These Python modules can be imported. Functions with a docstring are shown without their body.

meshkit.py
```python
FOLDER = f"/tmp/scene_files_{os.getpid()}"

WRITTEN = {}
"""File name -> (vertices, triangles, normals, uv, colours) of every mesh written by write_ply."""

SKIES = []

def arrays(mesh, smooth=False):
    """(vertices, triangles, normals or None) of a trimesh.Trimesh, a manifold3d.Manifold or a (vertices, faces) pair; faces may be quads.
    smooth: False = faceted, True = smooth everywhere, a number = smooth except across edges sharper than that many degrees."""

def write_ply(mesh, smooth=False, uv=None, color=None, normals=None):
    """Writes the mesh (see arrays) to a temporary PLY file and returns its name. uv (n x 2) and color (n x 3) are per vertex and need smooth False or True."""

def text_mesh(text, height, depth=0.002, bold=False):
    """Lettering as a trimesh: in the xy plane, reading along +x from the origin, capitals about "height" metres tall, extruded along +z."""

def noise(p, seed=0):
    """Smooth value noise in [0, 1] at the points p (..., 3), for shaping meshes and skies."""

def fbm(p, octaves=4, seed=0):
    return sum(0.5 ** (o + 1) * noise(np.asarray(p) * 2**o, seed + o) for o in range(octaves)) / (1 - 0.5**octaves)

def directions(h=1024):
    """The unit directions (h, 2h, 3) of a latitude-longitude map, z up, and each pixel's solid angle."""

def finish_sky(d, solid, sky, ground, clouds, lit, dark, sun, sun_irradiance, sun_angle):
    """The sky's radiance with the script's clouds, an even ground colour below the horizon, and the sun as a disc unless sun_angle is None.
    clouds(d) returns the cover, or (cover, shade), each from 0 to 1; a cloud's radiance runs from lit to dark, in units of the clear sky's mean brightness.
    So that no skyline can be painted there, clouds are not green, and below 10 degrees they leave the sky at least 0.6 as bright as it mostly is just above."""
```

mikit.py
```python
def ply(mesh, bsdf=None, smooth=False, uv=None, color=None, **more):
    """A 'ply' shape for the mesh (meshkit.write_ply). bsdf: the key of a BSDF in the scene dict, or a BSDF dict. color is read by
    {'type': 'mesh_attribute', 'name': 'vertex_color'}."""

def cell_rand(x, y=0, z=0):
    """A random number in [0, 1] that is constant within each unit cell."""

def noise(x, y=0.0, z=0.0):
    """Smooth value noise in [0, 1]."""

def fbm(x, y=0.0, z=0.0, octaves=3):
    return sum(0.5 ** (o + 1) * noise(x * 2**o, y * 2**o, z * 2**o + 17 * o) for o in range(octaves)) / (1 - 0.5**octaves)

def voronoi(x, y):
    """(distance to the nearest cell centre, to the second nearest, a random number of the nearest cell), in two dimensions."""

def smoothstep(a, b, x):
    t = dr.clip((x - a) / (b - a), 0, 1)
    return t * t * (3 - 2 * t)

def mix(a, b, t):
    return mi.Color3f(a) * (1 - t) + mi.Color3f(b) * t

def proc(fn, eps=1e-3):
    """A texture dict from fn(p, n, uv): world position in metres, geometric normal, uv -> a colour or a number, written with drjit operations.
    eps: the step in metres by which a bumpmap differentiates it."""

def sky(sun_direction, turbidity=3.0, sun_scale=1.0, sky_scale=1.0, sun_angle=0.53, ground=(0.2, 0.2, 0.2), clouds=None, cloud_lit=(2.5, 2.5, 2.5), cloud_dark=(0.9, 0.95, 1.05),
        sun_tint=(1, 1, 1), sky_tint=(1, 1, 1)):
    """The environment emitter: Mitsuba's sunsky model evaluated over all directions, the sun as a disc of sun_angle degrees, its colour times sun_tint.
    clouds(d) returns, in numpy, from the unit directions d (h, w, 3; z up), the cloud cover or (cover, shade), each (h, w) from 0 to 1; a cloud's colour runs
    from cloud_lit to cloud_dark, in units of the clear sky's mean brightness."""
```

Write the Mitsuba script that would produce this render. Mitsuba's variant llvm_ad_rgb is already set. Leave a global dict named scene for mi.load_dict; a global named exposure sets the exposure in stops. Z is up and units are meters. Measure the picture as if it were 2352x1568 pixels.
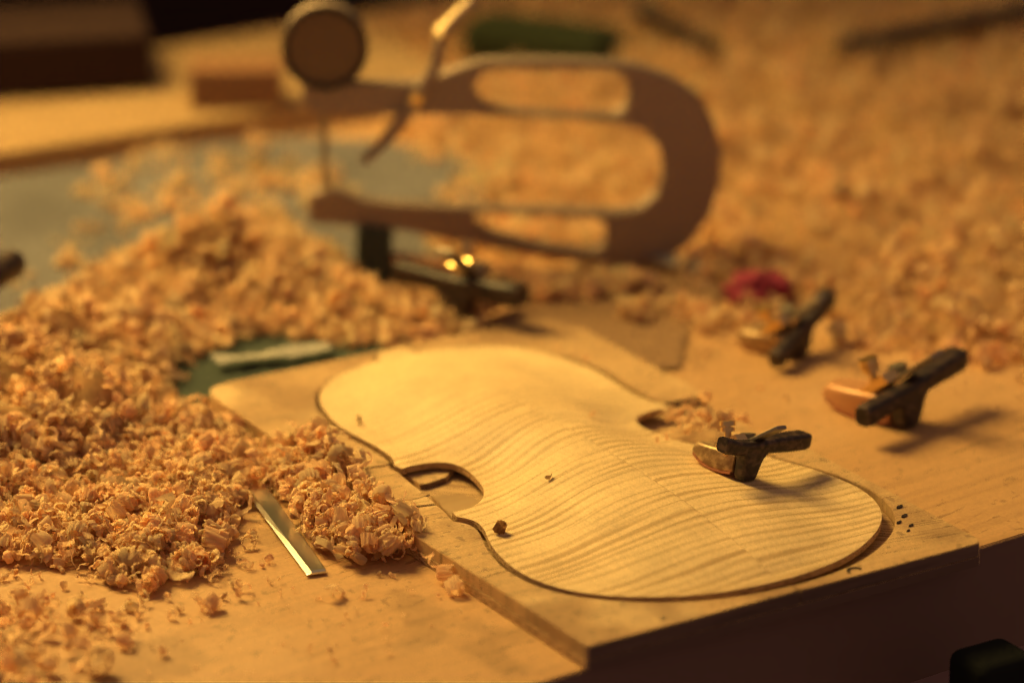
import math, random
import numpy as np, trimesh, shapely, drjit as dr, mitsuba as mi, mikit, meshkit
from shapely.geometry import Polygon, LineString, Point, box
from shapely import affinity
from scipy.ndimage import distance_transform_edt, gaussian_filter, map_coordinates
from scipy.interpolate import CubicSpline
from scipy.spatial import Delaunay

T = mi.ScalarTransform4f
scene, labels = {}, {}

# ------------------------------------------------------------------ camera, light, exposure
EYE = np.array([-0.9196, -1.3102, 0.6998]); FWD = np.array([0.4786, 0.8110, -0.3365]); UP = np.array([0.1833, 0.2825, 0.9416])
scene['camera'] = {'type': 'thinlens', 'fov': math.degrees(2 * math.atan(1176 / 8500)), 'fov_axis': 'x', 'aperture_radius': 0.021, 'focus_distance': 1.80,
                   'near_clip': 0.05, 'far_clip': 20.0, 'to_world': T().look_at(origin=EYE.tolist(), target=(EYE + FWD).tolist(), up=UP.tolist())}
exposure = 0.45
LAMP, AIM = np.array([-0.36, 1.22, 1.16]), np.array([0.00, 0.27, 0.0])
LAMP_R, POOL_TUBE_LEN, LAMP_RAD = 0.38, 0.66, np.array([1.0, 0.68, 0.19]) * 23.5
scene['room_light'] = {'type': 'constant', 'radiance': {'type': 'rgb', 'value': [0.140, 0.090, 0.070]}}

# ------------------------------------------------------------------ helpers
def tag(key, label=None, cat=None, group=None, kind=None):
    d = labels.setdefault(key, {})
    for k, v in (('label', label), ('category', cat), ('group', group), ('kind', kind)):
        if v: d[k] = v
    return key

def numbered(key):
    if key not in scene and key not in labels: return key
    n = 1
    while f'{key}_{n:03d}' in scene or f'{key}_{n:03d}' in labels: n += 1
    return f'{key}_{n:03d}'

def thing(name, label, cat, group=None):
    return tag(numbered(name), label, cat, group)

def put(name, mesh, mat, parent=None, smooth=30, label=None, **kw):
    key = numbered((parent + '__' if parent else '') + name)
    scene[key] = mikit.ply(mesh, mat, smooth=smooth, **kw)
    if label: tag(key, label)
    return key

def extrude(poly, z0, z1):
    gs = [g for g in getattr(poly, 'geoms', [poly]) if g.geom_type == 'Polygon' and g.area > 1e-8]
    ms = [trimesh.creation.extrude_polygon(g, z1 - z0, engine='earcut') for g in gs]
    m = trimesh.util.concatenate(ms); m.apply_translation([0, 0, z0]); return m

def bevel_extrude(poly, z0, z1, c):
    """extruded slab whose upper edge is chamfered by c"""
    inner = poly.buffer(-c, join_style=1)
    rings_o = [poly.exterior] + list(poly.interiors)
    top = extrude(inner, z1 - c * 0.02, z1); low = extrude(poly, z0, z1 - c)
    parts = [low]
    steps = 3
    for k in range(steps):
        parts.append(extrude(poly.buffer(-c * (1 - math.cos((k + 1) / steps * math.pi / 2))), z1 - c + c * (k) / steps, z1 - c + c * (k + 1) / steps))
    return trimesh.util.concatenate(parts)

def rounded_box(sx, sy, sz, r):
    import manifold3d as m3
    s = m3.Manifold.sphere(r, 16)
    pts = [s.translate([x * (sx / 2 - r), y * (sy / 2 - r), z * (sz / 2 - r)]) for x in (-1, 1) for y in (-1, 1) for z in (-1, 1)]
    m = m3.Manifold.batch_hull(pts).to_mesh()
    return trimesh.Trimesh(m.vert_properties[:, :3], m.tri_verts, process=False)

def hull(pts):
    return trimesh.convex.convex_hull(np.asarray(pts, float))

def frame_mat(o, x, y, z):
    m = np.eye(4); m[:3, 0], m[:3, 1], m[:3, 2], m[:3, 3] = x, y, z, o; return m

def loft(rings):
    """rings: list of (n,3) closed sections -> capped mesh"""
    n = len(rings[0]); v = np.vstack(rings); f = []
    for i in range(len(rings) - 1):
        for j in range(n):
            a, b = i * n + j, i * n + (j + 1) % n
            f += [[a, b, b + n], [a, b + n, a + n]]
    v = np.vstack([v, rings[0].mean(0), rings[-1].mean(0)]); c0, c1 = len(v) - 2, len(v) - 1
    L = (len(rings) - 1) * n
    for j in range(n):
        f += [[c0, (j + 1) % n, j], [c1, L + j, L + (j + 1) % n]]
    m = trimesh.Trimesh(v, f, process=False); m.fix_normals(); return m

def rrect(w, h, r, n=5):
    a = np.concatenate([np.linspace(q, q + math.pi / 2, n) for q in np.arange(4) * math.pi / 2])
    c = np.repeat([[1, 1], [-1, 1], [-1, -1], [1, -1]], n, axis=0) * [w / 2 - r, h / 2 - r]
    return c + r * np.c_[np.cos(a), np.sin(a)]

# ------------------------------------------------------------------ materials
N, FB, SS, MX = mikit.noise, mikit.fbm, mikit.smoothstep, mikit.mix
AX = -0.007                                   # the seam of the plate

def maple(p, n, uv):
    x, y = (p.x - AX) * 1000, p.y * 1000      # millimetres
    side = dr.select(x > 0, 1.0, 0.0)
    ax = dr.abs(x)
    yy = y - 0.05 * x + 3.4 * N(ax * 0.035, y * 0.03, side * 7) + side * 4.1
    band = 0.5 + 0.5 * dr.sin(yy * 0.97 + 5.5 * N(yy * 0.06, ax * 0.012, side * 3.3))
    a = N(yy * 0.15, ax * 0.014, side * 11.3)
    b = N(yy * 0.90 + 9, ax * 0.030, side * 3.7)
    s = SS(0.26, 0.92, 0.52 * band * (0.30 + 1.2 * a) + 0.50 * b)
    glare_fade = 0.30 + 0.70 * SS(320, 190, y)  # stripes pale towards the upper bout: lamp glare painted into the colour
    fine = N(x * 2.4, y * 0.16, 5.0)
    speck = N(x * 1.9, y * 1.4, 9.0)
    mott = FB(x * 0.05, y * 0.05, 2.0, 3)
    c = MX([0.70, 0.50, 0.265], [0.43, 0.265, 0.12], s * glare_fade * 0.86) * (0.84 + 0.30 * mott)
    pore = SS(0.72, 0.95, N(x * 2.9, y * 2.2, 4.0))
    hand = SS(0.55, 0.85, FB(x * 0.02, y * 0.02, 6.0, 3))
    c = MX(c, [0.56, 0.38, 0.20], 0.30 * hand)
    return c * (0.84 + 0.12 * fine + 0.22 * speck) * (1 - 0.16 * pore)

def maple_bump(p, n, uv):
    x, y = p.x * 1000, p.y * 1000
    return 0.00016 * N(x * 1.5, y * 1.1, 3.0) + 0.00010 * N(x * 0.5, y * 0.9, 1.0)

def bench_wood(p, n, uv):
    x, y = p.x * 1000, p.y * 1000
    w = y + 7 * N(x * 0.006, y * 0.02, 2.0) - 0.069 * x
    g = FB(x * 0.004, w * 0.16, 1.0, 4)
    streak = SS(0.60, 0.80, N(x * 0.009, w * 0.33, 8.0))
    grime = FB(x * 0.012, y * 0.012, 4.0, 4)
    pore = SS(0.70, 0.9, N(x * 0.12, w * 2.2, 6.0))
    c = MX([0.52, 0.30, 0.14], [0.42, 0.23, 0.10], 0.7 * g)
    c = MX(c, [0.30, 0.16, 0.07], 0.22 * streak)
    c = MX(c, [0.57, 0.35, 0.18], 0.5 * SS(0.45, 0.75, grime))
    stain = SS(0.62, 0.74, FB(x * 0.02 + 31, y * 0.02, 9.0, 4)); nick = SS(0.86, 0.92, N(x * 0.06 + y * 0.02, y * 0.7 - x * 0.2, 5.0)); dot = SS(0.86, 0.93, N(x * 0.28, y * 0.28, 8.0))
    c = c * (1 - 0.22 * stain) * (1 - 0.30 * nick) * (1 - 0.28 * dot)
    c = c * (1 - 0.10 * pore) * (0.93 + 0.14 * N(x * 0.9, y * 0.9, 1.0))
    return dr.select(n.y < -0.5, mi.Color3f(0.16, 0.09, 0.07), c)                            # front face coloured dark to stand in for its shadow

def board_wood(p, n, uv):
    x, y, z = p.x * 1000, p.y * 1000, p.z * 1000
    w = y + 5 * N(x * 0.02, y * 0.02, 2.0)
    g = N(x * 0.03, w * 0.55, z * 0.4)
    g2 = N(x * 0.08, w * 1.9, z * 1.1)
    grime = FB(x * 0.022, y * 0.022, 1.0, 4)
    patch = SS(0.50, 0.60, FB(x * 0.013 + 4, y * 0.013, 7.0, 4))
    c = MX([0.56, 0.365, 0.18], [0.41, 0.24, 0.11], 0.55 * g + 0.35 * g2)
    c = MX(c, [0.66, 0.46, 0.24], 0.75 * patch)
    c = MX(c, [0.28, 0.16, 0.08], 0.75 * SS(0.50, 0.78, grime))
    cut = SS(0.80, 0.90, N(x * 0.035 + y * 0.05, w * 0.9 + x * 0.12, 12.0)); spot = SS(0.80, 0.88, N(x * 0.33, y * 0.33, 3.0))
    c = c * (1 - 0.35 * cut) * (1 - 0.30 * spot) * (0.88 + 0.24 * N(x * 1.3, y * 1.3, 2.0))
    return dr.select(n.y < -0.8, mi.Color3f(0.13, 0.075, 0.055) * (0.6 + 0.8 * g), c)      # ends facing away from the lamp: shading painted into the colour

def edge_wood(p, n, uv):
    x, y, z = p.x * 1000, p.y * 1000, p.z * 1000
    g = N(x * 0.6 + y * 0.6, z * 1.5, 3.0)
    return dr.select(n.y < -0.8, mi.Color3f(0.13, 0.075, 0.055), MX([0.50, 0.32, 0.16], [0.30, 0.17, 0.08], SS(0.35, 0.8, g)))  # dark front-facing side is shading put into the colour

def plank_wood(p, n, uv):
    x, y = p.x * 1000, p.y * 1000
    g = FB(x * 0.004, y * 0.09, 3.0, 3)
    return MX([0.44, 0.29, 0.15], [0.30, 0.18, 0.085], g)

def patina(p, n, uv):
    x, y, z = p.x * 1000, p.y * 1000, p.z * 1000
    g = FB(x * 0.28, y * 0.28, z * 0.28, 4)
    return MX([0.50, 0.33, 0.17], [0.22, 0.125, 0.06], SS(0.3, 0.7, g))

def ebony(p, n, uv):
    x, y, z = p.x * 1000, p.y * 1000, p.z * 1000
    return MX([0.020, 0.012, 0.012], [0.085, 0.048, 0.034], SS(0.42, 0.78, FB(x * 0.35, y * 0.35, z * 0.35, 4)))

def cloth_col(p, n, uv):
    x, y = p.x * 1000, p.y * 1000
    return MX([0.095, 0.090, 0.098], [0.18, 0.170, 0.180], FB(x * 0.02, y * 0.02, 2.0, 3))

def pr(color, rough=0.5, metallic=0.0, spec=0.4, **k):
    return {'type': 'principled', 'base_color': color if isinstance(color, dict) else {'type': 'rgb', 'value': list(color)}, 'roughness': rough, 'metallic': metallic, 'specular': spec, **k}

def bump(b, fn, eps=2e-4, scale=1.0):
    return {'type': 'bumpmap', 'arbitrary': mikit.proc(fn, eps), 'scale': scale, 'bsdf': b}

def two(b): return {'type': 'twosided', 'bsdf': b}

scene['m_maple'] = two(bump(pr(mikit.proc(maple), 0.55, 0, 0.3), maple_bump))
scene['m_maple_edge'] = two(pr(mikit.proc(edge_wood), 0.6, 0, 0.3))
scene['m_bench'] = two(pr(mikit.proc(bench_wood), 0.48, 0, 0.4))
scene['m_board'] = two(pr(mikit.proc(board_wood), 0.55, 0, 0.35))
scene['m_plank'] = two(pr(mikit.proc(plank_wood), 0.5, 0, 0.4))
scene['m_shaving'] = {'type': 'principledthin', 'base_color': {'type': 'mesh_attribute', 'name': 'vertex_color'}, 'roughness': 0.6, 'diff_trans': 1.05, 'eta': 1.3, 'spec_trans': 0.0}
scene['m_mound'] = two({'type': 'diffuse', 'reflectance': {'type': 'rgb', 'value': [0.55, 0.33, 0.17]}})
scene['m_iron'] = two(pr([0.37, 0.275, 0.22], 0.60, 0.85, 0.5))
scene['m_dial'] = two(pr([0.16, 0.095, 0.05], 0.4, 0.2, 0.5))
scene['m_steel'] = two(pr([0.62, 0.60, 0.55], 0.26, 1.0))
scene['m_old_steel'] = two(pr([0.30, 0.25, 0.20], 0.42, 0.9))
scene['m_ebony'] = two(pr(mikit.proc(ebony), 0.48, 0, 0.4))
scene['m_bronze'] = two(pr(mikit.proc(patina), 0.45, 0.45, 0.5))
scene['m_orange'] = two(pr([0.52, 0.25, 0.115], 0.4, 0.2, 0.5))
scene['m_pad'] = two(pr([0.66, 0.46, 0.22], 0.4, 0.3, 0.5))
scene['m_vise'] = two(pr([0.014, 0.015, 0.013], 0.8, 0, 0.05))
scene['m_leather'] = two(pr([0.235, 0.135, 0.072], 0.7, 0, 0.2))
scene['m_brass'] = two(pr([0.80, 0.55, 0.24], 0.28, 1.0))
scene['m_copper'] = two(pr([0.42, 0.17, 0.10], 0.4, 0.6))
scene['m_cloth'] = two({'type': 'diffuse', 'reflectance': mikit.proc(cloth_col)})
scene['m_green'] = two({'type': 'diffuse', 'reflectance': {'type': 'rgb', 'value': [0.060, 0.072, 0.060]}})
scene['m_green_far'] = two({'type': 'diffuse', 'reflectance': {'type': 'rgb', 'value': [0.034, 0.040, 0.022]}})
scene['m_paper'] = two({'type': 'diffuse', 'reflectance': {'type': 'rgb', 'value': [0.36, 0.33, 0.29]}})
scene['m_crimson'] = two(pr([0.25, 0.030, 0.058], 0.8, 0, 0.2))
scene['m_dark'] = two({'type': 'diffuse', 'reflectance': {'type': 'rgb', 'value': [0.045, 0.026, 0.024]}})
scene['m_floor'] = two({'type': 'diffuse', 'reflectance': {'type': 'rgb', 'value': [0.45, 0.30, 0.31]}})
scene['m_block'] = two(pr([0.24, 0.115, 0.06], 0.5, 0, 0.3))
scene['m_stick'] = two(pr([0.52, 0.27, 0.13], 0.5, 0, 0.3))
scene['m_apron'] = two(pr([0.30, 0.19, 0.185], 0.7, 0, 0.2))

# ------------------------------------------------------------------ the room and the lamp
put('floor', trimesh.creation.box(bounds=[[-4, -4, -0.88], [5, 4, -0.85]]), 'm_floor', smooth=False); tag('floor', kind='structure')
put('wall', trimesh.creation.box(bounds=[[-4, 3.0, -0.85], [5, 3.1, 3]]), 'm_dark', smooth=False); tag('wall', kind='structure')

d = (AIM - LAMP) / np.linalg.norm(AIM - LAMP); lx = np.cross(d, [0, 0, 1]); lx /= np.linalg.norm(lx); ly = np.cross(d, lx)
LM = frame_mat(LAMP, lx, ly, d)
lamp = thing('added_lamp', 'unseen lamp added above the bench, with a deep tube that pools its light', 'lamp')  # unseen lamp added for the main light; its tube makes the pool
disc = trimesh.creation.cylinder(LAMP_R, 0.004, sections=48); disc.apply_transform(LM)
key = put('bulb_panel', disc, 'm_dark', lamp, smooth=False)
scene[key]['emitter'] = {'type': 'area', 'radiance': {'type': 'rgb', 'value': LAMP_RAD.tolist()}}
sh = trimesh.creation.revolve(np.array([[0.0, -0.03], [LAMP_R + 0.004, -0.03], [LAMP_R + 0.004, POOL_TUBE_LEN], [LAMP_R + 0.008, POOL_TUBE_LEN], [LAMP_R + 0.008, -0.034], [0, -0.034]]), sections=48)
sh.apply_transform(LM); put('pool_tube', sh, 'm_dark', lamp, smooth=30)  # unseen tube added to narrow the beam, so light falls off outwards

# ------------------------------------------------------------------ the bench
near = lambda x: -0.0093 + 0.069 * x
bench_poly = Polygon([(-1.3, near(-1.3)), (1.7, near(1.7)), (1.7, 1.09), (-1.3, 1.03)])
wb = thing('workbench', 'broad orange-brown wooden workbench that everything lies on', 'workbench')
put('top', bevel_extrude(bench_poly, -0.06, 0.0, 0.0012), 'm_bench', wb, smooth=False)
ap = Polygon([(-1.2, near(-1.2) + 0.03), (1.6, near(1.6) + 0.03), (1.6, near(1.6) + 0.055), (-1.2, near(-1.2) + 0.055)])
put('apron', extrude(ap, -0.20, -0.0605), 'm_apron', wb, smooth=False)
for x in (-1.15, 1.5):
    for y in (0.06, 0.92):
        put('leg', trimesh.creation.box(bounds=[[x, near(x) + y, -0.85], [x + 0.08, near(x) + y + 0.08, -0.0605]]), 'm_apron', wb, smooth=False)

vz = thing('bench_vise', 'dark grey-green vise jaw on the shadowed front of the bench at the lower right corner', 'vise')
jaw = rounded_box(.034, .030, .16, .006); jaw.apply_translation([.084, -.052, -.108]); put('jaw', jaw, 'm_vise', vz)
put('screw', trimesh.creation.cylinder(.009, .075, sections=20, transform=trimesh.transformations.translation_matrix([.084, -.0005, -.10]) @ trimesh.transformations.rotation_matrix(math.pi / 2, [1, 0, 0])), 'm_ebony', vz)

# ------------------------------------------------------------------ the carving board (cradle) and the violin back
half = []
low = [(0, -.0068), (.022, -.0055), (.0454, .0008), (.068, .0135), (.0825, .0265), (.0930, .044), (.0975, .064), (.0960, .086), (.0895, .110), (.0838, .128), (.0885, .1415)]
cb = [(.0872, .1488), (.0785, .1478), (.0690, .1525), (.0600, .164), (.0552, .180), (.0535, .1960), (.0570, .2065), (.066, .2115), (.0800, .2115)]
up = [(.0812, .2175), (.0772, .226), (.0760, .240), (.0772, .260), (.0780, .2785), (.0750, .300), (.0660, .3262), (.0530, .3415), (.0340, .3530), (.0120, .3585)]
for s in (low, cb, up):
    s = np.array(s); t = np.r_[0, np.cumsum(np.hypot(*np.diff(s, axis=0).T))]; tt = np.linspace(0, t[-1], 48)
    half.append(np.c_[CubicSpline(t, s[:, 0])(tt), CubicSpline(t, s[:, 1])(tt)])
half.append(np.array([(.0105, .3600), (.0100, .3650), (.0070, .3680), (0, .3690)]))
half = np.vstack(half)
plate_poly = Polygon(np.vstack([half + [AX, 0], (half * [-1, 1])[::-1] + [AX, 0]])).buffer(0)
# smooth half width for the arching: the waist is filled a little so that the long arch runs through
yw = np.linspace(-0.0068, 0.3590, 240)
hw = np.array([max([abs(x - AX) for x in np.ravel([np.array(g.coords)[:, 0] for g in getattr(i, 'geoms', [i])])]) if not (i := plate_poly.intersection(LineString([(AX - .2, y), (AX + .2, y)]))).is_empty else 0 for y in yw])
from scipy.ndimage import grey_opening, gaussian_filter1d
ww = gaussian_filter1d(grey_opening(hw, 45), 6)
PLATE_Z, ARCH = 0.0135, 0.0150

def plate_z(x, y):
    x, y = np.asarray(x, float), np.asarray(y, float)
    w = np.maximum(np.interp(y, yw, ww) - 0.0035, 1e-4)
    t = np.clip(np.abs(x - AX) / w, 0, 1)
    yl = np.clip(np.abs((y - 0.176) / 0.176), 0, 1)
    return PLATE_Z + ARCH * (0.5 + 0.5 * np.cos(np.pi * t ** 1.08)) * (1 - yl ** 2.4) ** 0.9 + 0.0008 * (meshkit.fbm(np.stack([x * 60, y * 60, x * 0], -1), 2, 3) - 0.5) * (1 - t)

back = thing('violin_back', 'pale flame-striped arched maple violin back lying in the carving board', 'violin back')
for s in (-1, 1):
    part = plate_poly.intersection(box(AX - .2, -.1, AX - 0.00006, .5) if s < 0 else box(AX + 0.00006, -.1, AX + .2, .5))
    part = max(getattr(part, 'geoms', [part]), key=lambda g: g.area)
    L = part.exterior.length; b = np.array([part.exterior.interpolate(q).coords[0] for q in np.arange(0, L, 0.0012)])
    gx, gy = np.meshgrid(np.arange(AX - .11, AX + .11, .0019), np.arange(-.01, .372, .0019)); g = np.c_[gx.ravel(), gy.ravel()]
    g = g[shapely.contains_xy(part.buffer(-0.0011), g[:, 0], g[:, 1])]
    P = np.vstack([b, g]); tri = Delaunay(P).simplices
    cen = P[tri].mean(1); tri = tri[shapely.contains_xy(part, cen[:, 0], cen[:, 1])]
    a, c_, e_ = P[tri[:, 0]], P[tri[:, 1]], P[tri[:, 2]]
    cr = (c_[:, 0] - a[:, 0]) * (e_[:, 1] - a[:, 1]) - (c_[:, 1] - a[:, 1]) * (e_[:, 0] - a[:, 0])
    tri = np.where(cr[:, None] < 0, tri[:, [0, 2, 1]], tri)[np.abs(cr) > 1e-10]
    zt = plate_z(P[:, 0], P[:, 1]); zt[:len(b)] -= 0.0003
    top = trimesh.Trimesh(np.c_[P, zt], tri, process=False)
    nb = len(b); i = np.arange(nb); j = (i + 1) % nb
    wall = np.vstack([np.c_[b, zt[:nb] - 0.00005], np.c_[b, np.full(nb, PLATE_Z - 0.0037)]])
    sw = trimesh.Trimesh(wall, np.vstack([np.c_[i, i + nb, j], np.c_[j, i + nb, j + nb]]), process=False)
    h = put('half', top, 'm_maple', back, smooth=True)
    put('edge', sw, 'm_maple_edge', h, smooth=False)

def dimple_strip(pts, z):
    return extrude(Polygon(pts).buffer(.0008).buffer(-.0004), z - .0006, z + .00015)

def board_outline(inset=0.0):
    p = Polygon([(-.1215, -.0205), (.1035, -.0195), (.1035, .374), (-.1195, .376), (-.1235, .16)])
    a = p.buffer(-.007).buffer(.007, quad_segs=10)
    far = box(.02, .30, .2, .5)
    b = p.buffer(-.03).buffer(.03, quad_segs=16)
    fl = box(-.2, .30, .02, .5); c = p.buffer(-.016).buffer(.016, quad_segs=12)
    nl = box(-.2, -.1, -.08, .05); e = p.buffer(-.0025).buffer(.0025)
    out = a.difference(far).difference(fl).difference(nl).union(b.intersection(far)).union(c.intersection(fl)).union(e.intersection(nl)).buffer(0.0001).buffer(-0.0001)
    return max(getattr(out.buffer(-inset), 'geoms', [out.buffer(-inset)]), key=lambda g: g.area)

cradle = thing('carving_board', 'worn layered wooden carving board with a violin-shaped recess', 'carving board')
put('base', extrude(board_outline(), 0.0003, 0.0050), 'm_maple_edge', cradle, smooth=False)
full = board_outline(0.0004)
cut = plate_poly.buffer(0.0022).union(affinity.translate(plate_poly.buffer(0.0022), 0.0030, -0.0032))
cut = cut.union(Polygon([(-.0885, .2200), (-.0800, .2230), (-.04, .215), (-.04, .14), (-.085, .1415), (-.0960, .1475)]))
cut = cut.union(Polygon([(.02, .1480), (.0830, .1480), (.0880, .150), (.2, .152), (.2, .2185), (.095, .2190), (.0700, .2215), (.02, .215)]))
layer = full.difference(cut)
seams = [LineString([(-.2, .231), (-.106, .2262), (-.0919, .2226), (-.06, .2217)]), LineString([(-.2, .162), (-.110, .168), (-.0800, .1600)]),
         LineString([(AX + .004, -.1), (AX + .002, .02)]), LineString([(AX, .34), (AX + .012, .5)]), LineString([(-.2, .071), (-.105, .0735), (-.08, .070)])]
for k, s in enumerate(seams): layer = layer.difference(s.buffer([0.0007, 0.0005, 0.0003, 0.0004, 0.0002][k]))
zs = iter([0.0120, 0.0122, 0.0119, 0.0121, 0.0118, 0.0120, 0.0121, 0.0119])
for g in sorted([g for g in layer.geoms if g.area > 3e-6], key=lambda g: -g.area):
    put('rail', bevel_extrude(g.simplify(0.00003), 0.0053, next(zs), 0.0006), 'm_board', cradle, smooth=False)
put('support', extrude(plate_poly.buffer(-0.018), 0.0051, 0.0085), 'm_board', cradle, smooth=False)
put('packing_piece', bevel_extrude(Polygon([(-.0835, .2200), (-.0800, .2235), (-.0560, .2230), (-.0585, .2085), (-.0678, .2008), (-.0796, .1982), (-.0835, .1995)]), 0.0051, 0.0082, 0.0004), 'm_board', cradle, smooth=False)
put('packing_piece', bevel_extrude(Polygon([(-.0855, .1845), (-.0714, .1779), (-.0680, .1640), (-.0710, .1400), (-.0900, .1400), (-.0920, .1500)]), 0.0051, 0.0078, 0.0004), 'm_plank', cradle, smooth=False)
put('gouge_mark', dimple_strip([(-.1050, .1776), (-.1020, .1800), (-.0925, .1796), (-.0915, .1762), (-.1020, .1752)], .01215), 'm_maple_edge', cradle, smooth=False, label='long brown gouge mark beside the waist opening')
# the small dark nail holes, shallow dark plugs set in the board top, and the hook-shaped screw hole
def dimple(x, y, r, z=0.01225, sq=0.6, rot=0.4):
    m = trimesh.creation.cylinder(r, 0.0006, sections=14); m.apply_scale([1.5, sq, 1]); m.apply_transform(trimesh.transformations.rotation_matrix(rot, [0, 0, 1])); m.apply_translation([x, y, z]); return m
hook = trimesh.creation.annulus(.0030, .0042, .0008, sections=28); hook = hook.slice_plane([0, 0, 0], [-.15, 1, 0], cap=True, engine='earcut'); hook.apply_translation([.0300, -.0150, .0122])
put('ring_mark', hook, 'm_ebony', cradle, smooth=False, label='dark half-ring mark near the front edge')
for x, y, r in [(.0945, .0376, .0017), (.0895, .0270, .0016), (.0825, .0218, .0013), (.0850, .0155, .0012), (.0800, .0110, .0009), (-.076, -.0125, .0012)]:
    put('nail_hole', dimple(x, y, r), 'm_ebony', cradle, smooth=False)

# ------------------------------------------------------------------ finger planes
def surface_frame(x, y, yaw, onplate):
    if onplate:
        e = 0.006; nz = np.array([-(plate_z(x + e, y) - plate_z(x - e, y)) / (2 * e), -(plate_z(x, y + e) - plate_z(x, y - e)) / (2 * e), 1.0]); z = float(plate_z(x, y))
    else: nz, z = np.array([0, 0, 1.0]), 0.0
    nz /= np.linalg.norm(nz); a = np.array([math.cos(yaw), math.sin(yaw), 0]); a -= nz * (a @ nz); a /= np.linalg.norm(a)
    return a, np.cross(nz, a), nz, z

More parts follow.
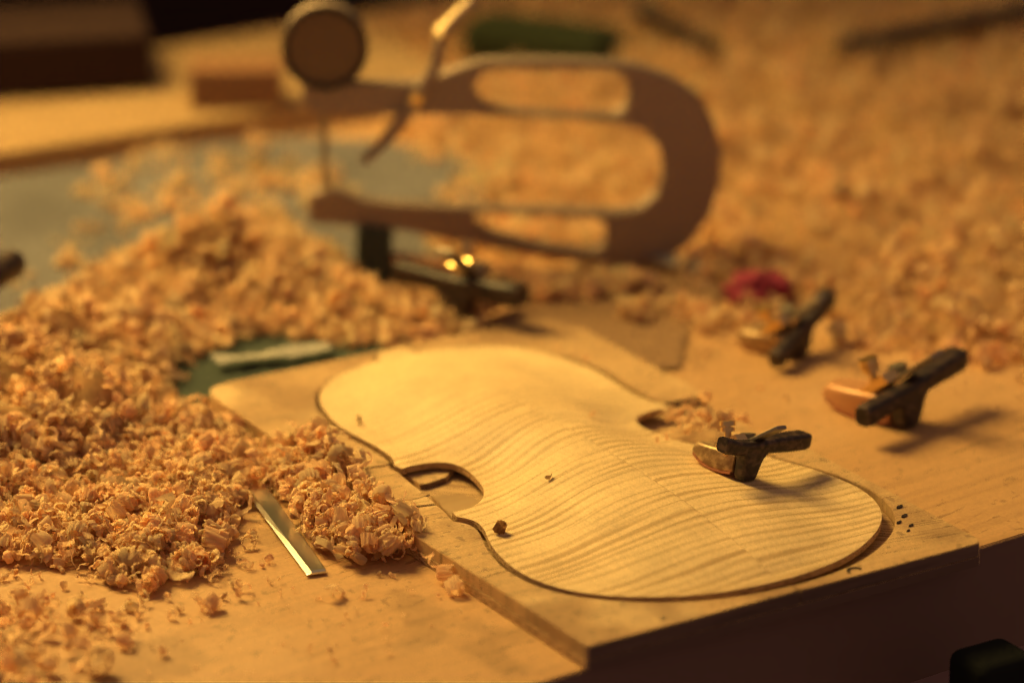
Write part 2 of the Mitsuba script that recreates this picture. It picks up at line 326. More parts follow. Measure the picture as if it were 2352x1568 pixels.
def finger_plane(label, x, y, bar_dir, s, body_len, z0=None, onplate=False, body='m_bronze', roll=0.0, lift=0.0, b0=-23, b1=42, horn=2.6, zb=17.0):
    """local axes: a towards the toe, b along the handle bar's long side; origin under the heel. millimetres times s"""
    yaw = math.atan2(bar_dir[1], bar_dir[0]) + math.pi / 2
    a, l, nz, z = surface_frame(x, y, yaw, onplate); bdir = -l
    if roll: q = trimesh.transformations.rotation_matrix(roll, a)[:3, :3]; bdir, nz = q @ bdir, q @ nz
    M = frame_mat(np.array([x, y, (z if z0 is None else z0) + lift]), a * s / 1000, bdir * s / 1000, nz * s / 1000)
    def add(name, mesh, mat, parent, smooth=35):
        mesh = mesh.copy(); mesh.apply_transform(M)
        if np.linalg.det(M[:3, :3]) < 0: mesh.invert()
        return put(name, mesh, mat, parent, smooth)
    root = thing('finger_plane', label, 'finger plane', 'small violin maker planes on the bench')
    B = body_len
    rings = []
    for u in np.linspace(0, 1, 15):
        A = 1.0 + u * B
        w = 14.5 * (1 - 0.50 * max(0, (u - 0.35) / 0.65) ** 2.2) * (0.90 + 0.10 * min(1, u * 6))
        sole = 0.5 + 2.6 * (2 * u - 0.9) ** 2 * (B / 32)
        topz = 12.8 - 3.2 * u ** 1.5 - (2.0 if u > 0.97 else 0)
        sec = rrect(w, topz - sole, 2.2, 5); rings.append(np.c_[np.full(len(sec), A), sec[:, 0], sec[:, 1] + (topz + sole) / 2])
    add('body', loft(rings), body, root)
    rings = []
    for u in np.linspace(0, 0.98, 13):
        A = 1.0 + u * B; w = 15.0 * (1 - 0.50 * max(0, (u - 0.35) / 0.65) ** 2.2)
        sole = 2.6 * (2 * u - 0.9) ** 2 * (B / 32); sec = rrect(w, 1.3, 0.5, 3)
        rings.append(np.c_[np.full(len(sec), A), sec[:, 0], sec[:, 1] + sole + 0.65])
    add('sole', loft(rings), 'm_copper', root)
    # handle: a bar across the heel, dipping in the middle, on a short stem
    rings = []
    for b in np.linspace(b0, b1, 27):
        cz = zb + (horn * ((-6 - b) / 17) ** 1.4 if b < -6 else 0) + 0.030 * max(0, b) 
        hh = 6.4 + 2.2 * min(1, abs(b - 0) / 26) ; wd = 7.6 + 2.2 * min(1, max(0, b) / 30)
        end = min(b - b0, b1 - b); k = 1.0 if end > 1.6 else 0.86 + 0.14 * end / 1.6
        sec = rrect(wd * k, hh * k, 2.3 * k, 5); rings.append(np.c_[-2.6 + sec[:, 0] , np.full(len(sec), b), cz + sec[:, 1]])
    hd = loft(rings)
    st = []
    for z_, w_, t_, off in [(0.6, 10.5, 6.5, 0), (3, 12.0, 7.4, 0), (zb - 9, 13.0, 7.8, 0.4), (zb - 5, 15.5, 7.8, 1.0), (zb - 2.5, 20, 7.4, 1.8), (zb, 24, 6.4, 2.5)]:
        sec = rrect(t_, w_, 2.2, 5); st.append(np.c_[-2.8 + sec[:, 0], off + sec[:, 1], np.full(len(sec), z_)])
    hk = add('handle', hd, 'm_ebony', root); add('stem', loft(st), 'm_ebony', hk)
    # blade, wedge, screw and nut
    R = trimesh.transformations.rotation_matrix
    bl = rounded_box(36, 7.5, 2.0, 0.5); bl.apply_transform(R(math.radians(38), [0, 1, 0])); bl.apply_translation([-1.0, 4.5, 20.0]); add('blade', bl, 'm_old_steel', root)
    we = hull(np.array([[13, -4, 10], [13, 4, 10], [1, -4, 19], [1, 4, 19], [4.5, -4, 21.5], [4.5, 4, 21.5], [15, -4, 12.5], [15, 4, 12.5]])); we.apply_translation([0, -2, 0]); add('wedge', we, 'm_brass', root, False)
    nut = trimesh.creation.cylinder(4.2, 4.2, sections=6); nut.apply_transform(R(math.radians(14), [0, 1, 0])); nut.apply_translation([5, 6.0, 19.0]); add('nut', nut, 'm_old_steel', root, False)
    sc = trimesh.util.concatenate([trimesh.creation.cylinder(1.8, 11, sections=16), trimesh.creation.cylinder(3.6, 2.0, sections=24, transform=T_(0, 0, 2.6)), trimesh.creation.cylinder(4.0, 2.4, sections=24, transform=T_(0, 0, 5.6))])
    sc.apply_transform(R(math.radians(18), [0, 1, 0])); sc.apply_translation([10, -4.0, 19.5]); add('screw', sc, 'm_brass', root)
    pin = trimesh.creation.cylinder(1.2, 17, sections=12, transform=R(math.pi / 2, [1, 0, 0])); pin.apply_translation([6, 0, 11.0]); add('pin', pin, 'm_brass', root)
    return root

def T_(x, y, z): return trimesh.transformations.translation_matrix([x, y, z])

finger_plane('small bronze finger plane with dark crossbar handle standing on the violin back', .0388, .0944, (.966, .26), 1.0, 29, onplate=True, lift=0.0004)
finger_plane('finger plane with orange body and long dark handle on bare bench right of the board', .1811, .1531, (.952, .307), 1.36, 34, body='m_orange', roll=-.09, b0=-28, b1=36, horn=0.0, zb=14.0, lift=.001)
finger_plane('half-hidden finger plane with dark handle at the edge of the right-hand shavings', .1960, .2720, (.865, .502), 1.15, 28, roll=-.22, b0=-26, b1=36, horn=0.0, zb=11.5, lift=0.001)
finger_plane('finger plane with shiny brass fittings lying in shavings in front of the thickness caliper', .0600, .4070, (.391, -.920), 1.50, 26, lift=0.009, b0=-27, b1=31, horn=0.0, zb=14.0)

# ------------------------------------------------------------------ chisel
ch = thing('chisel', 'bright flat steel chisel blade lying on the bench beside the shavings', 'chisel')
p0, p1 = np.array([-.1737, .1405]), np.array([-.1480, .2650]); dd = (p1 - p0) / np.linalg.norm(p1 - p0); nn = np.array([dd[1], -dd[0]])
rings = []
for u, w, t in [(0, 9.8, 0.9), (0.012, 10.0, 1.5), (0.3, 10.6, 1.9), (0.6, 11.0, 2.2), (1.0, 11.2, 2.6), (1.25, 11.2, 2.8)]:
    c = p0 + dd * u * np.linalg.norm(p1 - p0); w, t = w / 1000, t / 1000; z = 0.0014
    sec = [(-w / 2 + .0004, z), (w / 2, z), (w / 2, z + t * 0.75), (w / 2 - .0005, z + t), (-w / 2 + .0026 - .0012 * u, z + t), (-w / 2, z + t * 0.30)]
    rings.append(np.array([[*(c + nn * a), h + 0.0020 * u] for a, h in sec]))
put('blade', loft(rings), 'm_steel', ch, smooth=False)

# ------------------------------------------------------------------ thickness caliper
E1, CN, CP = np.array([.89195, -.45213, 0]), np.array([-.45213, -.89195, 0]), np.array([.207, .443, 0.0])
def cal(mesh):                                    # local: x along the frame, y up, z towards the viewer's side (mm)
    mesh = mesh.copy(); mesh.apply_transform(frame_mat(CP, E1 / 1000, np.array([0, 0, .001]), CN / 1000)); return mesh
def smooth_poly(pts, r=3):
    p = Polygon(pts).buffer(0); return p.buffer(r, quad_segs=8).buffer(-2 * r, quad_segs=8).buffer(r, quad_segs=8)
outer = [(-196.8, 52.4), (-197.3, 35.8), (-162.1, 32.4), (-141.7, 29.0), (-100.8, 18.1), (-59.7, 9.8), (-20.9, 3.0), (-7.9, 2.0), (10.2, 4.6), (25.8, 13.5), (38.7, 30.7), (45.1, 52.0), (45.7, 70.7), (41.0, 89.5), (30.7, 105.7), (15.3, 116.8), (-2.5, 123.9), (-20.3, 126.9), (-58.4, 129.4), (-93.9, 130.0), (-106.6, 126.5), (-119.3, 121.7), (-132.0, 117.7), (-162.4, 118.6), (-197.7, 119.8), (-199.3, 108.1), (-193.2, 102.1), (-147.6, 100.3), (-96.9, 98.1), (-46.0, 94.0), (-15.4, 90.1), (-0.0, 86.1), (10.2, 73.3), (12.0, 58.5), (7.7, 45.2), (-2.7, 36.7), (-15.6, 35.0), (-100.4, 41.0), (-149.0, 44.8), (-166.8, 47.9), (-176.9, 53.6), (-184.5, 55.2)]
slot1 = [(-99.1, 117.5), (-93.9, 123.8), (-86.3, 125.6), (-17.8, 122.2), (-10.2, 116.6), (-7.6, 108.3), (-10.2, 97.8), (-17.9, 93.9), (-58.7, 96.8), (-84.2, 99.6), (-94.3, 104.0), (-99.2, 111.3)]
slot2 = [(-102.3, 35.0), (-99.9, 37.6), (-92.8, 37.9), (-31.1, 33.0), (-23.9, 29.6), (-21.6, 22.0), (-23.9, 13.2), (-31.2, 11.0), (-59.6, 15.8), (-90.4, 24.5), (-99.3, 29.6)]
frame = Polygon(outer).buffer(2.5, quad_segs=8).buffer(-5).buffer(2.5, quad_segs=8).buffer(-1.2).buffer(1.2)
frame = Polygon(outer).buffer(0).buffer(1.5).buffer(-1.5)
frame = frame.difference(smooth_poly(slot1, 4)).difference(smooth_poly(slot2, 4))
clp = thing('thickness_caliper', 'dark iron thickness caliper with deep slotted frame and round dial standing behind the board', 'thickness caliper')
fp = frame.simplify(0.15); fm = trimesh.util.concatenate([extrude(fp.buffer(-.9), -14, -13.1), extrude(fp, -13.1, -0.9), extrude(fp.buffer(-.35), -0.9, -0.4), extrude(fp.buffer(-.9), -0.4, 0)])
put('frame', cal(fm), 'm_iron', clp, smooth=25)
dl = thing_dial = put('dial', cal(trimesh.creation.cylinder(24.0, 16, sections=64, transform=T_(-185.2, 142.6, -5))), 'm_iron', clp, smooth=30)
bez = trimesh.creation.annulus(21.6, 24.9, 4.5, sections=64, transform=T_(-185.2, 142.6, 5.0)); put('bezel', cal(bez), 'm_ebony', dl, smooth=30)
put('face', cal(trimesh.creation.cylinder(21.6, 1.0, sections=64, transform=T_(-185.2, 142.6, 4.2))), 'm_dial', dl, smooth=30)
put('spindle', cal(trimesh.creation.cylinder(2.0, 62, sections=16, transform=trimesh.transformations.translation_matrix([-187.2, 87, -6]) @ trimesh.transformations.rotation_matrix(math.pi / 2, [1, 0, 0]))), 'm_old_steel', clp)
an = trimesh.util.concatenate([trimesh.creation.cylinder(3.0, 5, sections=20, transform=T_(-187.2, 55.2, -6) @ trimesh.transformations.rotation_matrix(math.pi / 2, [1, 0, 0])), trimesh.creation.icosphere(2, 3.0)])
put('anvil', cal(an.submesh([np.arange(len(an.faces) - 320)], append=True)), 'm_steel', clp)
lv = np.array([(-97.5, 166.5), (-104, 161), (-111, 154.5), (-117, 147), (-119.8, 138), (-121.7, 129.1), (-127.5, 118.9), (-136, 106), (-147.0, 91.6), (-156.0, 81.3), (-166.1, 73.2)])
tt = np.linspace(0, 1, 34); cs = CubicSpline(np.linspace(0, 1, len(lv)), lv); P2 = cs(tt); D2 = cs(tt, 1); D2 /= np.linalg.norm(D2, axis=1, keepdims=True)
rings = []
for k, (q, dv) in enumerate(zip(P2, D2)):
    nv = np.array([-dv[1], dv[0]]); u = tt[k]; th = 7.2 if 0.35 < u < 0.85 else 5.6; th *= 0.55 if u > 0.97 or u < 0.02 else 1; wz = 13 if u < 0.30 else 7.5
    tw = math.radians(38) * max(0, 1 - u / 0.34)          # the thumb pad is twisted upward
    sec = rrect(th, wz, 1.8, 4); a_, b_ = sec[:, 0] * math.cos(tw) - sec[:, 1] * math.sin(tw), sec[:, 0] * math.sin(tw) + sec[:, 1] * math.cos(tw)
    rings.append(np.c_[q[0] + nv[0] * a_, q[1] + nv[1] * a_, b_ + 3.0])
put('lever', cal(loft(rings)), 'm_iron', clp, smooth=40)
pad = rounded_box(28, 2.6, 9, 1.2); pad.apply_transform(trimesh.transformations.rotation_matrix(math.radians(34), [1, 0, 0])); pad.apply_transform(trimesh.transformations.rotation_matrix(math.atan2(20, 22), [0, 0, 1])); pad.apply_translation([-110.5, 158.0, 5.5])
put('thumb_pad', cal(pad), 'm_pad', clp, smooth=35)
put('pivot_screw', cal(trimesh.creation.cylinder(3.4, 3, sections=20, transform=T_(-133.5, 111, 7.6))), 'm_brass', clp)
st = Polygon([(-169, 33.5), (-149, 29.9), (-150.5, 0.5), (-171, 0.5)]); put('foot', cal(extrude(st, -24, 6)), 'm_green', clp, smooth=False, label='dark green foot under the lower jaw')

# ------------------------------------------------------------------ things at the back
pk = box(-.62, .822, .300, 1.010); pk = affinity.rotate(pk, -3.0, origin=(0, .82))
put('plank', bevel_extrude(pk.buffer(-.002).buffer(.002), 0.0005, 0.017, 0.0012), 'm_plank', smooth=False); tag('plank', 'thick wooden plank lying along the back of the bench at left', 'plank')
bk = rounded_box(.062, .036, .027, .002); bk.apply_transform(trimesh.transformations.rotation_matrix(math.radians(-30), [0, 0, 1])); bk.apply_translation([.141, .845, .0308])
put('wood_block', bk, 'm_block'); tag('wood_block', 'dull brown wooden block sitting on the plank left of the dial', 'wood block')
db = rounded_box(.34, .10, .040, .004); db.apply_transform(trimesh.transformations.rotation_matrix(math.radians(-20), [0, 0, 1])); db.apply_translation([-.036, 1.008, .0375])
put('dark_box', db, 'm_dark'); tag('dark_box', 'flat black box lying on the plank in the dark upper left corner', 'box')
# grey-blue cloth with soft folds
def sheet(poly, z0, amp, freq, seed, step=.004):
    x0, y0, x1, y1 = poly.bounds; gx, gy = np.meshgrid(np.arange(x0, x1 + step, step), np.arange(y0, y1 + step, step)); ny, nx = gx.shape
    ok = shapely.contains_xy(poly, gx, gy)
    z = z0 + amp * meshkit.fbm(np.stack([gx * freq, gy * freq, gx * 0], -1), 3, seed)
    idx = np.arange(ny * nx).reshape(ny, nx); q = ok[:-1, :-1] & ok[1:, :-1] & ok[:-1, 1:] & ok[1:, 1:]
    f = np.c_[idx[:-1, :-1][q], idx[:-1, 1:][q], idx[1:, 1:][q], idx[1:, :-1][q]]
    m = trimesh.Trimesh(np.c_[gx.ravel(), gy.ravel(), z.ravel()], np.vstack([f[:, [0, 1, 2]], f[:, [0, 2, 3]]]), process=False); m.remove_unreferenced_vertices(); return m
put('cloth', sheet(Polygon([(-.45, .50), (-.10, .50), (.10, .52), (.20, .60), (.225, .68), (.19, .745), (.10, .795), (-.45, .825)]).buffer(.01), .0012, .010, 9, 4), 'm_cloth', smooth=True)
tag('cloth', 'rumpled grey-blue cloth spread between the left heap of shavings and the plank', 'cloth')
put('cloth_001', sheet(Polygon([(-.135, .385), (-.04, .378), (.06, .385), (.05, .47), (-.02, .515), (-.075, .515), (-.14, .45)]).buffer(.006), .0008, .004, 22, 8, .003), 'm_green', smooth=True)
tag('cloth_001', 'dark green cloth showing through the gap in shavings behind the board', 'cloth')
put('leather_mat', sheet(Polygon([(.098, .415), (.145, .42), (.178, .405), (.199, .430), (.230, .385), (.222, .378), (.200, .366), (.180, .352), (.150, .318), (.128, .288), (.10, .30), (.07, .40)]).buffer(.004), .0012, .0015, 20, 3, .003), 'm_leather', smooth=True)
tag('leather_mat', 'dark brown leather mat between the caliper and the far corner of the board', 'mat')
put('paper_strip', sheet(affinity.rotate(box(-.092, .404, -.022, .419), -10), .0050, .007, 45, 5, .0025), 'm_paper', smooth=True); tag('paper_strip', 'creased pale paper strip lying on the dark green cloth', 'paper strip')
put('paper_strip_001', sheet(Polygon([(.200, .455), (.218, .459), (.232, .415), (.222, .392)]), .0040, .008, 40, 6, .002), 'm_paper', smooth=True); tag('paper_strip_001', 'torn white paper scrap beside the lower right curve of the caliper', 'paper scrap')
rc = trimesh.creation.icosphere(4); v = rc.vertices.copy(); v *= (0.55 + 0.95 * meshkit.fbm(v * 2.2 + 5, 3, 2))[:, None]; v *= [.018, .013, .011]; rc.vertices = v; rc.apply_transform(trimesh.transformations.rotation_matrix(-.6, [0, 0, 1])); rc.apply_translation([.2245, .3500, .0105])
put('rag', rc, 'm_crimson', smooth=True); tag('rag', 'crumpled crimson rag among the shavings right of the caliper', 'rag')
stx = rounded_box(.098, .009, .007, .002); stx.apply_transform(trimesh.transformations.rotation_matrix(math.atan2(-.070, .052), [0, 0, 1])); stx.apply_translation([.092, .486, .012])
put('wood_stick', stx, 'm_stick'); tag('wood_stick', 'orange-brown wooden stick lying under the slotted lower arm of the caliper', 'stick')
gb = rounded_box(.12, .045, .032, .012); gb.apply_transform(trimesh.transformations.rotation_matrix(math.radians(-62), [0, 0, 1])); gb.apply_translation([.385, .850, .020])
put('green_case', gb, 'm_green_far', smooth=30); tag('green_case', 'dark green case lying far behind the top of the caliper', 'case')
for k, (c, L, ang, lb) in enumerate([((.463, .80), .12, -98, 'dark thin rod lying just right of the green case'), ((.650, .703), .24, 3, 'long dark rod lying across the shavings near the upper right corner')]):
    r = trimesh.creation.cylinder(.0065, L, sections=18, transform=trimesh.transformations.rotation_matrix(math.pi / 2, [0, 1, 0])); r.apply_transform(trimesh.transformations.rotation_matrix(math.radians(ang), [0, 0, 1])); r.apply_translation([*c, .030])
    tag(put('rod', r, 'm_ebony', smooth=40), lb, 'rod')
hdl = trimesh.creation.capsule(.09, .008, count=[16, 20]); hdl.apply_transform(trimesh.transformations.rotation_matrix(math.pi / 2, [0, 1, 0])); hdl.apply_transform(trimesh.transformations.rotation_matrix(math.radians(38), [0, 0, 1])); hdl.apply_translation([-.202, .484, .052])
put('tool_handle', hdl, 'm_ebony', smooth=40); tag('tool_handle', 'dark tool handle poking out of the heap at the left edge', 'tool handle')

# ------------------------------------------------------------------ wood shavings
rng = np.random.default_rng(7)
def shaving(kind, r, lod):
    """one curled shaving in millimetres, centred at the origin; lod 2 = near, 1 = middle, 0 = far"""
    n, m = {2: (84, 6), 1: (42, 4), 0: (16, 3)}[lod]
    u = np.linspace(0, 1, n)
    ph = r.random() * 6.28; U = r.uniform
    if kind == 'bead': turns, r0, r1, w, dr_, ruf, rf = U(1.5, 2.4), U(.6, 1.0), U(1.4, 2.2), U(2.2, 3.6), U(-1, 1), .08, 7
    elif kind == 'roll': turns, r0, r1, w, dr_, ruf, rf = U(1.8, 2.8), U(.8, 1.4), U(2.6, 3.8), U(4.5, 8), U(-2, 2), .22, U(9, 14)
    elif kind == 'coil': turns, r0, r1, w, dr_, ruf, rf = U(1.1, 2.0), U(1.8, 3.2), U(3.4, 5.6), U(4.5, 8), U(-5, 5), U(.35, .85), U(7, 12)
    elif kind == 'ringlet': turns, r0, r1, w, dr_, ruf, rf = U(2.0, 3.4), U(1.7, 2.8), U(1.9, 3.2), U(1.6, 3.0), U(9, 17), .14, 8
    elif kind == 'flake': turns, r0, r1, w, dr_, ruf, rf = U(.25, .5), U(4, 7), U(4, 9), U(4, 8), U(-3, 3), U(.3, .6), U(6, 12)
    elif kind == 'ribbon': turns, r0, r1, w, dr_, ruf, rf = U(.8, 1.6), U(3.2, 4.6), U(4, 6.2), U(1.8, 3.6), U(-14, 14), U(.4, .9), U(7, 12)
    else: turns, r0, r1, w, dr_, ruf, rf = U(.10, .3), U(8, 14), U(8, 14), U(.6, 1.2), U(-4, 4), .1, 5
    if lod == 0: rf *= .5
    th = ph + u * turns * 2 * math.pi; rad = r0 + (r1 - r0) * u ** .8 + .25 * np.sin(2.3 * th + ph)
    sv = np.linspace(-1, 1, m)
    edge = 1 + .10 * np.sin(u * 23 + ph)[:, None] * np.abs(sv)[None] + .10 * (r.random((n, m)) - .5) * (np.abs(sv)[None] > .9)
    taper = np.minimum(1, .45 + 6 * np.minimum(u, 1 - u))[:, None]
    bow = 1 - U(.0, .22) * sv[None] ** 2                                      # the ribbon cups across its width
    axl = (dr_ * (u - .5))[:, None] + sv[None] * (w / 2) * edge * taper + .5 * np.sin(u * 9 + ph)[:, None]
    wob = np.sin(th[:, None] * rf + 1.1 * sv[None] + ph + 2.0 * np.sin(th[:, None] * 1.7))
    ruff = ruf * wob * (.45 + .55 * np.abs(sv)[None]) + .05 * (r.random((n, m)) - .5)
    R_ = (rad[:, None] * bow + ruff) * (1 + U(-.15, .15) * sv[None])
    V = np.stack([R_ * np.cos(th)[:, None], axl, R_ * np.sin(th)[:, None] * U(.75, 1.0)], -1).reshape(-1, 3)
    i, j = np.meshgrid(np.arange(n - 1), np.arange(m - 1), indexing='ij'); a = i * m + j; F = np.stack([a, a + 1, a + m + 1, a + m], -1).reshape(-1, 4)
    base = np.array([.90, .655, .40]) * U(.86, 1.06) + np.array([.02, -.015, -.015]) * r.normal()
    c = base * (0.92 + .16 * meshkit.noise(np.c_[V * .5 + 30], 3))[:, None] * (1 - .10 * np.clip(wob, -1, 0).reshape(-1, 1) ** 2)
    V -= V.mean(0)
    return V, np.vstack([F[:, [0, 1, 2]], F[:, [0, 2, 3]]]), np.clip(c, .03, .95)

WORDS = {'bead': 'tiny tightly rolled', 'roll': 'tightly rolled', 'coil': 'ruffled coiled', 'ringlet': 'corkscrew', 'flake': 'bent flat', 'ribbon': 'wavy ribbon-like', 'sliver': 'thin straight'}
PK = ['coil'] * 11 + ['ribbon'] * 10 + ['roll'] * 4 + ['bead'] * 3 + ['flake'] * 1 + ['ringlet'] * 8 + ['sliver'] * 3
protos_hi = [(k, shaving(k, rng, 2)) for k in PK]
protos_mid = [(k, shaving(k, rng, 1)) for k in PK + PK]
protos_lo = [(k, shaving(k, rng, 0)) for k in PK + PK]

def rot(r):
    q = r.normal(size=4); q /= np.linalg.norm(q); w, x, y, z = q
    return np.array([[1 - 2 * (y * y + z * z), 2 * (x * y - z * w), 2 * (x * z + y * w)], [2 * (x * y + z * w), 1 - 2 * (x * x + z * z), 2 * (y * z - x * w)], [2 * (x * z - y * w), 2 * (y * z + x * w), 1 - 2 * (x * x + y * y)]])

STEP = .003; X0, Y0, X1, Y1 = -.48, .04, 1.15, 1.09
gx, gy = np.meshgrid(np.arange(X0, X1, STEP), np.arange(Y0, Y1, STEP))
base = np.where(shapely.contains_xy(board_outline(), gx, gy), .0115, 0.0)
base = np.where(shapely.contains_xy(pk, gx, gy), .017, base)
zones = {
 'front': (Polygon([(-.46, .20), (-.300, .236), (-.268, .208), (-.262, .176), (-.252, .160), (-.236, .176), (-.215, .163), (-.200, .188), (-.172, .222), (-.160, .242), (-.128, .238), (-.116, .252), (-.112, .272), (-.124, .285), (-.126, .335), (-.46, .335)]), .017, .022),
 'left': (Polygon([(-.46, .30), (-.20, .300), (-.126, .31), (-.126, .40), (-.075, .452), (-.035, .448), (-.015, .405), (.045, .382), (.068, .392), (.066, .425), (.040, .47), (.055, .55), (.050, .598), (.010, .618), (-.05, .600), (-.10, .575), (-.155, .535), (-.21, .50), (-.46, .46)]), .050, .070),
 'clump': (Polygon([(-.152, .232), (-.1610, .190), (-.1600, .158), (-.155, .134), (-.130, .128), (-.1195, .135), (-.1195, .190), (-.110, .222), (-.103, .246), (-.107, .266), (-.125, .276), (-.140, .262)]), .016, .011),
 'corner': (Polygon([(-.40, .20), (-.312, .186), (-.284, .172), (-.276, .135), (-.292, .100), (-.33, .075), (-.40, .06)]), .006, .014),
 'middle': (Polygon([(.108, .448), (.100, .436), (.120, .422), (.155, .404), (.185, .394), (.190, .412), (.155, .436)]), .011, .010),
 'scatter': (Polygon([(-.36, .14), (-.22, .125), (-.175, .150), (-.165, .215), (-.21, .19), (-.27, .23), (-.36, .25)]), 0.0, .01),
 'crumbs': (Polygon([(-.38, .02), (-.14, .02), (-.13, .30), (.0, .33), (.25, .12), (.33, .10), (.30, .30), (.10, .40), (-.13, .30), (-.38, .30)]).buffer(0).difference(plate_poly.buffer(.004)), 0.0, .01),
 'cloth2': (Polygon([(.02, .63), (.10, .60), (.135, .66), (.125, .74), (.15, .79), (.02, .815), (-.03, .75), (-.01, .67)]), .006, .02),
 'cloth': (Polygon([(-.30, .56), (-.12, .60), (.03, .64), (.10, .62), (.10, .56), (.22, .52), (.24, .56), (.20, .60), (.12, .66), (.05, .72), (-.10, .69), (-.30, .66)]), .003, .02),
 'right': (Polygon([(.205, .395), (.212, .355), (.186, .338), (.198, .320), (.222, .272), (.232, .245), (.246, .216), (.266, .200), (.262, .168), (.278, .135), (.325, .085), (1.1, .12), (1.1, 1.06), (.34, 1.03), (.325, .86), (.215, .78), (.195, .70), (.20, .655), (.165, .60), (.160, .555), (.20, .50), (.235, .46)]), .024, .09),
 'slotfill': (Polygon([(.11, .515), (.20, .462), (.240, .475), (.20, .535), (.165, .565), (.11, .55)]), .012, .012),
 'few': (Polygon([(.140, .378), (.158, .383), (.168, .366), (.150, .352)]), .009, .008), 'few2': (Polygon([(.176, .372), (.192, .366), (.192, .340), (.176, .318), (.166, .338)]), .012, .010),
 'cbout': (Polygon([(.066, .206), (.095, .212), (.099, .170), (.082, .158), (.062, .166), (.055, .190)]), .008, .008)}
H, INS = np.zeros_like(gx), {}
for k, (poly, hm, fall) in zones.items():
    ins = shapely.contains_xy(poly, gx, gy); dist = distance_transform_edt(ins) * STEP
    nz = meshkit.fbm(np.stack([gx * 26, gy * 26, gx * 0 + len(k)], -1), 3, 11)
    hh = hm * (1 - np.exp(-dist / (fall * .55))) * (.30 + 1.4 * nz) * ins
    H = np.maximum(H, hh); INS[k] = ins
H = gaussian_filter(H, 1.2)
CORR = np.array([p0, p1 + dd * .0])                      # keep the chisel's blade clear
def h_at(x, y): return map_coordinates(H, [[(y - Y0) / STEP], [(x - X0) / STEP]], order=1, mode='nearest')[0]
def b_at(x, y): return base[int(np.clip(round((y - Y0) / STEP), 0, base.shape[0] - 1)), int(np.clip(round((x - X0) / STEP), 0, base.shape[1] - 1))]
chisel_keep = LineString([p0 - dd * .01, p0 + dd * .105]).buffer(.0072)
gap_keep = [LineString([(.140, .140), (.222, .166)]).buffer(.010), Polygon([(.170, .145), (.200, .155), (.188, .212), (.150, .200)]), LineString([(.172, .267), (.240, .307)]).buffer(.010)]

def sample(zone, count, scl, top, lo_near=None):
    out = []; ys, xs = np.nonzero(INS[zone]); 
    while len(out) < count:
        i = rng.integers(len(ys)); x, y = X0 + (xs[i] + rng.random()) * STEP, Y0 + (ys[i] + rng.random()) * STEP
        if lo_near is not None and not lo_near(x, y): continue
        pt = Point(x, y)
        if chisel_keep.contains(pt) or any(g.contains(pt) for g in gap_keep): continue
        hloc = h_at(x, y)
        z = b_at(x, y) + (hloc if top else hloc * rng.uniform(.15, 1.0) ** .6) + rng.uniform(.0005, .0030)
        out.append((x, y, max(z, b_at(x, y) + .0026 * scl), scl * (.55 + .85 * rng.random() ** 1.6)))
    return out

# the mound under the loose shavings and every shaving too many to count: one stuff object
VV, FF, CC, off = [], [], [], 0
m_ok = (H > .010); idx = np.arange(H.size).reshape(H.shape); q = m_ok[:-1, :-1] & m_ok[1:, :-1] & m_ok[:-1, 1:] & m_ok[1:, 1:]
f = np.c_[idx[:-1, :-1][q], idx[:-1, 1:][q], idx[1:, 1:][q], idx[1:, :-1][q]]
mz = base + np.maximum(H - .0075, 0.0004) + .0015 * meshkit.noise(np.stack([gx * 300, gy * 300, gx * 0], -1), 4)
mv = np.c_[gx.ravel(), gy.ravel(), mz.ravel()]
VV.append(mv); FF.append(np.vstack([f[:, [0, 1, 2]], f[:, [0, 2, 3]]])); CC.append(np.tile([.58, .36, .18], (len(mv), 1)) * (.7 + .6 * meshkit.noise(mv * 200, 9))[:, None]); off = len(mv)
mid = sample('front', 1900, .95, False, lambda x, y: x > -.36) + sample('left', 800, 1.05, False, lambda x, y: y < .40 and x > -.36) + sample('scatter', 110, .55, False) + sample('crumbs', 420, .22, False) + sample('clump', 520, .85, False) + sample('corner', 150, .8, False) + sample('cbout', 34, .8, False)
far = sample('left', 2500, 1.15, False, lambda x, y: y >= .39 and x > -.36) + sample('middle', 200, 1.1, False) + sample('right', 7000, 1.1, False, lambda x, y: x < .98 and (x - .3) * .55 + y * .5 < .78) \
    + sample('few', 16, 1.1, False) + sample('few2', 40, 1.1, False) + sample('slotfill', 260, 1.0, False) + sample('cloth', 90, 1.3, False) + sample('cloth2', 150, 1.35, False)
for pool, batch in ((protos_mid, mid), (protos_lo, far)):
  for x, y, z, s in batch:
    k, (v, f, c) = pool[rng.integers(len(pool))]
    V = v @ rot(rng).T * (s / 1000) + [x, y, z]; zmin = V[:, 2].min(); lo = b_at(x, y) + .0004
    if zmin < lo: V[:, 2] += min(lo - zmin, .006)
    VV.append(V); FF.append(f + off); CC.append(c * rng.uniform(.86, 1.08)); off += len(V)
scene['wood_shavings'] = mikit.ply((np.vstack(VV), np.vstack(FF)), 'm_shaving', smooth=True, color=np.vstack(CC))
tag('wood_shavings', 'deep heaps of pale curled wood shavings covering the bench on both sides', 'wood shavings', kind='stuff')

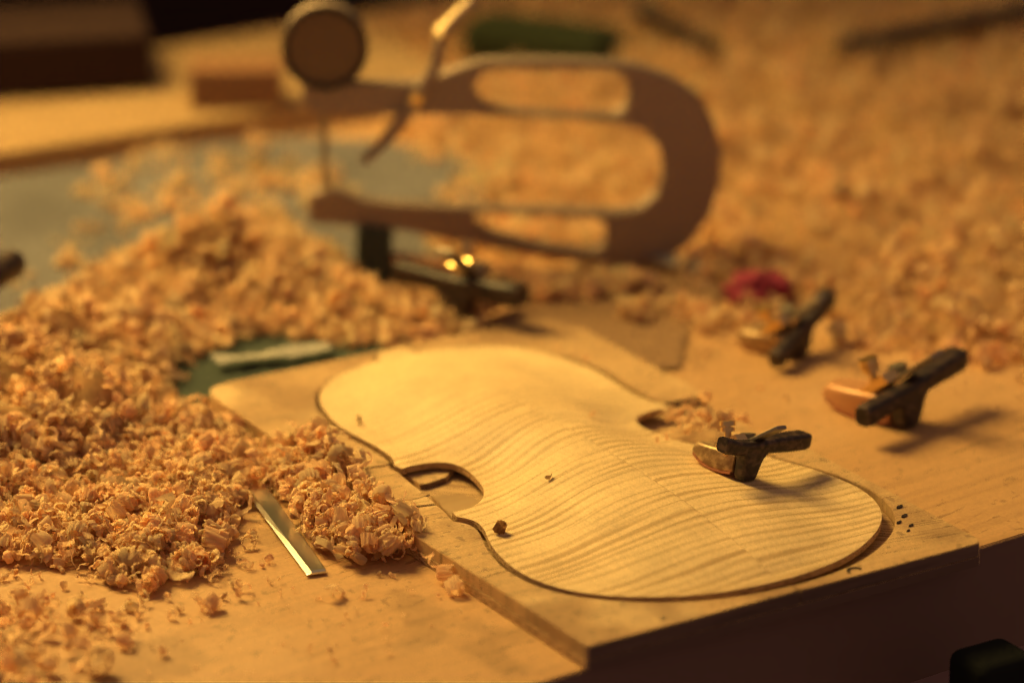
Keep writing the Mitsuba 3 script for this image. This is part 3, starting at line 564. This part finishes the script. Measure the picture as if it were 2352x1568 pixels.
# the shavings that show largest: one object each
dicts = [mikit.ply((v, f), 'm_shaving', smooth=True, color=c) for k, (v, f, c) in protos_hi]
dark_dicts = {}
def place(x, y, z, s, label, group, kind=None, ground=None, dark=False):
    ids = [i for i in range(len(protos_hi)) if kind is None or protos_hi[i][0] == kind]; i = ids[rng.integers(len(ids))]
    R_ = rot(rng); v = protos_hi[i][1][0] @ R_.T * (s / 1000); g = b_at(x, y) + .0003 if ground is None else ground
    z = max(z, g - v[:, 2].min()) if ground is None else g - v[:, 2].min()
    M = np.eye(4); M[:3, :3] = R_ * s / 1000; M[:3, 3] = [x, y, z]
    key = numbered('wood_shaving'); scene[key] = {**(mikit.ply(protos_hi[i][1][:2], 'm_shaving', smooth=True, color=protos_hi[i][1][2] * [.34, .27, .22]) if dark else dicts[i]), 'to_world': T(M)}
    kw = WORDS[protos_hi[i][0]]; tag(key, label.format(kw), 'wood shaving', group)
for x, y, z, s in sample('clump', 92, 1.12, True):
    place(x, y, z, s, '{} pale wood shaving in the clump between the chisel and the board', 'shavings between the chisel and the board')
for x, y, z, s in sample('front', 148, 1.1, True, lambda x, y: x > -.31):
    place(x, y, z, s, '{} pale wood shaving in the front of the heap left of the chisel', 'shavings in the front of the left heap')
for x, y, z, s in sample('corner', 24, 1.1, True):
    place(x, y, z, s, '{} wood shaving in the blurred clump at the lower left corner', 'shavings at the lower left corner')
loose = [(-.234, .131, 1.0, 'coil', 'lone curled shaving on bare bench below the left heap, nearest the front edge but one'), (-.178, .113, .95, 'flake', 'lone flat shaving on bare bench just in front of the chisel tip'),
         (-.1665, .106, .55, 'ringlet', 'tiny pale curl on bare bench right of the flat shaving at the chisel tip'), (-.276, .097, .7, 'roll', 'tiny lone shaving on bare bench near the bottom edge of the photo'),
         (-.1285, .0860, 1.25, 'coil', 'fat round curl against the side of the board, nearest the front'), (-.1255, .1000, 1.2, 'coil', 'pale curl touching the fat round curl against the side of the board'), (-.1275, .1080, 1.0, 'ringlet', 'twisted shaving in the small row along the side of the board'),
         (-.1440, .1195, .6, 'sliver', 'thin sliver on bare bench in front of the shavings beside the board'), (-.232, .168, 1.1, 'flake', 'flat shaving just in front of the left heap, left of the lone curl'), (-.252, .186, .8, 'flake', 'small flat shaving left of the front tip of the left heap')]
for x, y, s, k, lb in loose: place(x, y, 0, s, lb, None, k, ground=.0004)
for x, y, s, k, lb in [(-.0758, .2768, .42, 'flake', 'tiny dark shaving on the upper bout of the violin back'), (-.0439, .1394, .36, 'flake', 'tiny dark crumb on the middle of the violin back near the seam'), (-.0893, .1110, .62, 'coil', 'brown crumpled shaving on the violin back beside the lower corner'),
                       (.020, .2014, .5, 'ringlet', 'thin curl on the violin back left of the far waist'), (.0335, .1560, .85, 'ringlet', 'pale ring-shaped shaving on the violin back left of the small plane')]:
    place(x, y, 0, s, lb, None, k, ground=float(plate_z(x, y)) + .0002, dark='curl' not in lb and 'ring' not in lb)
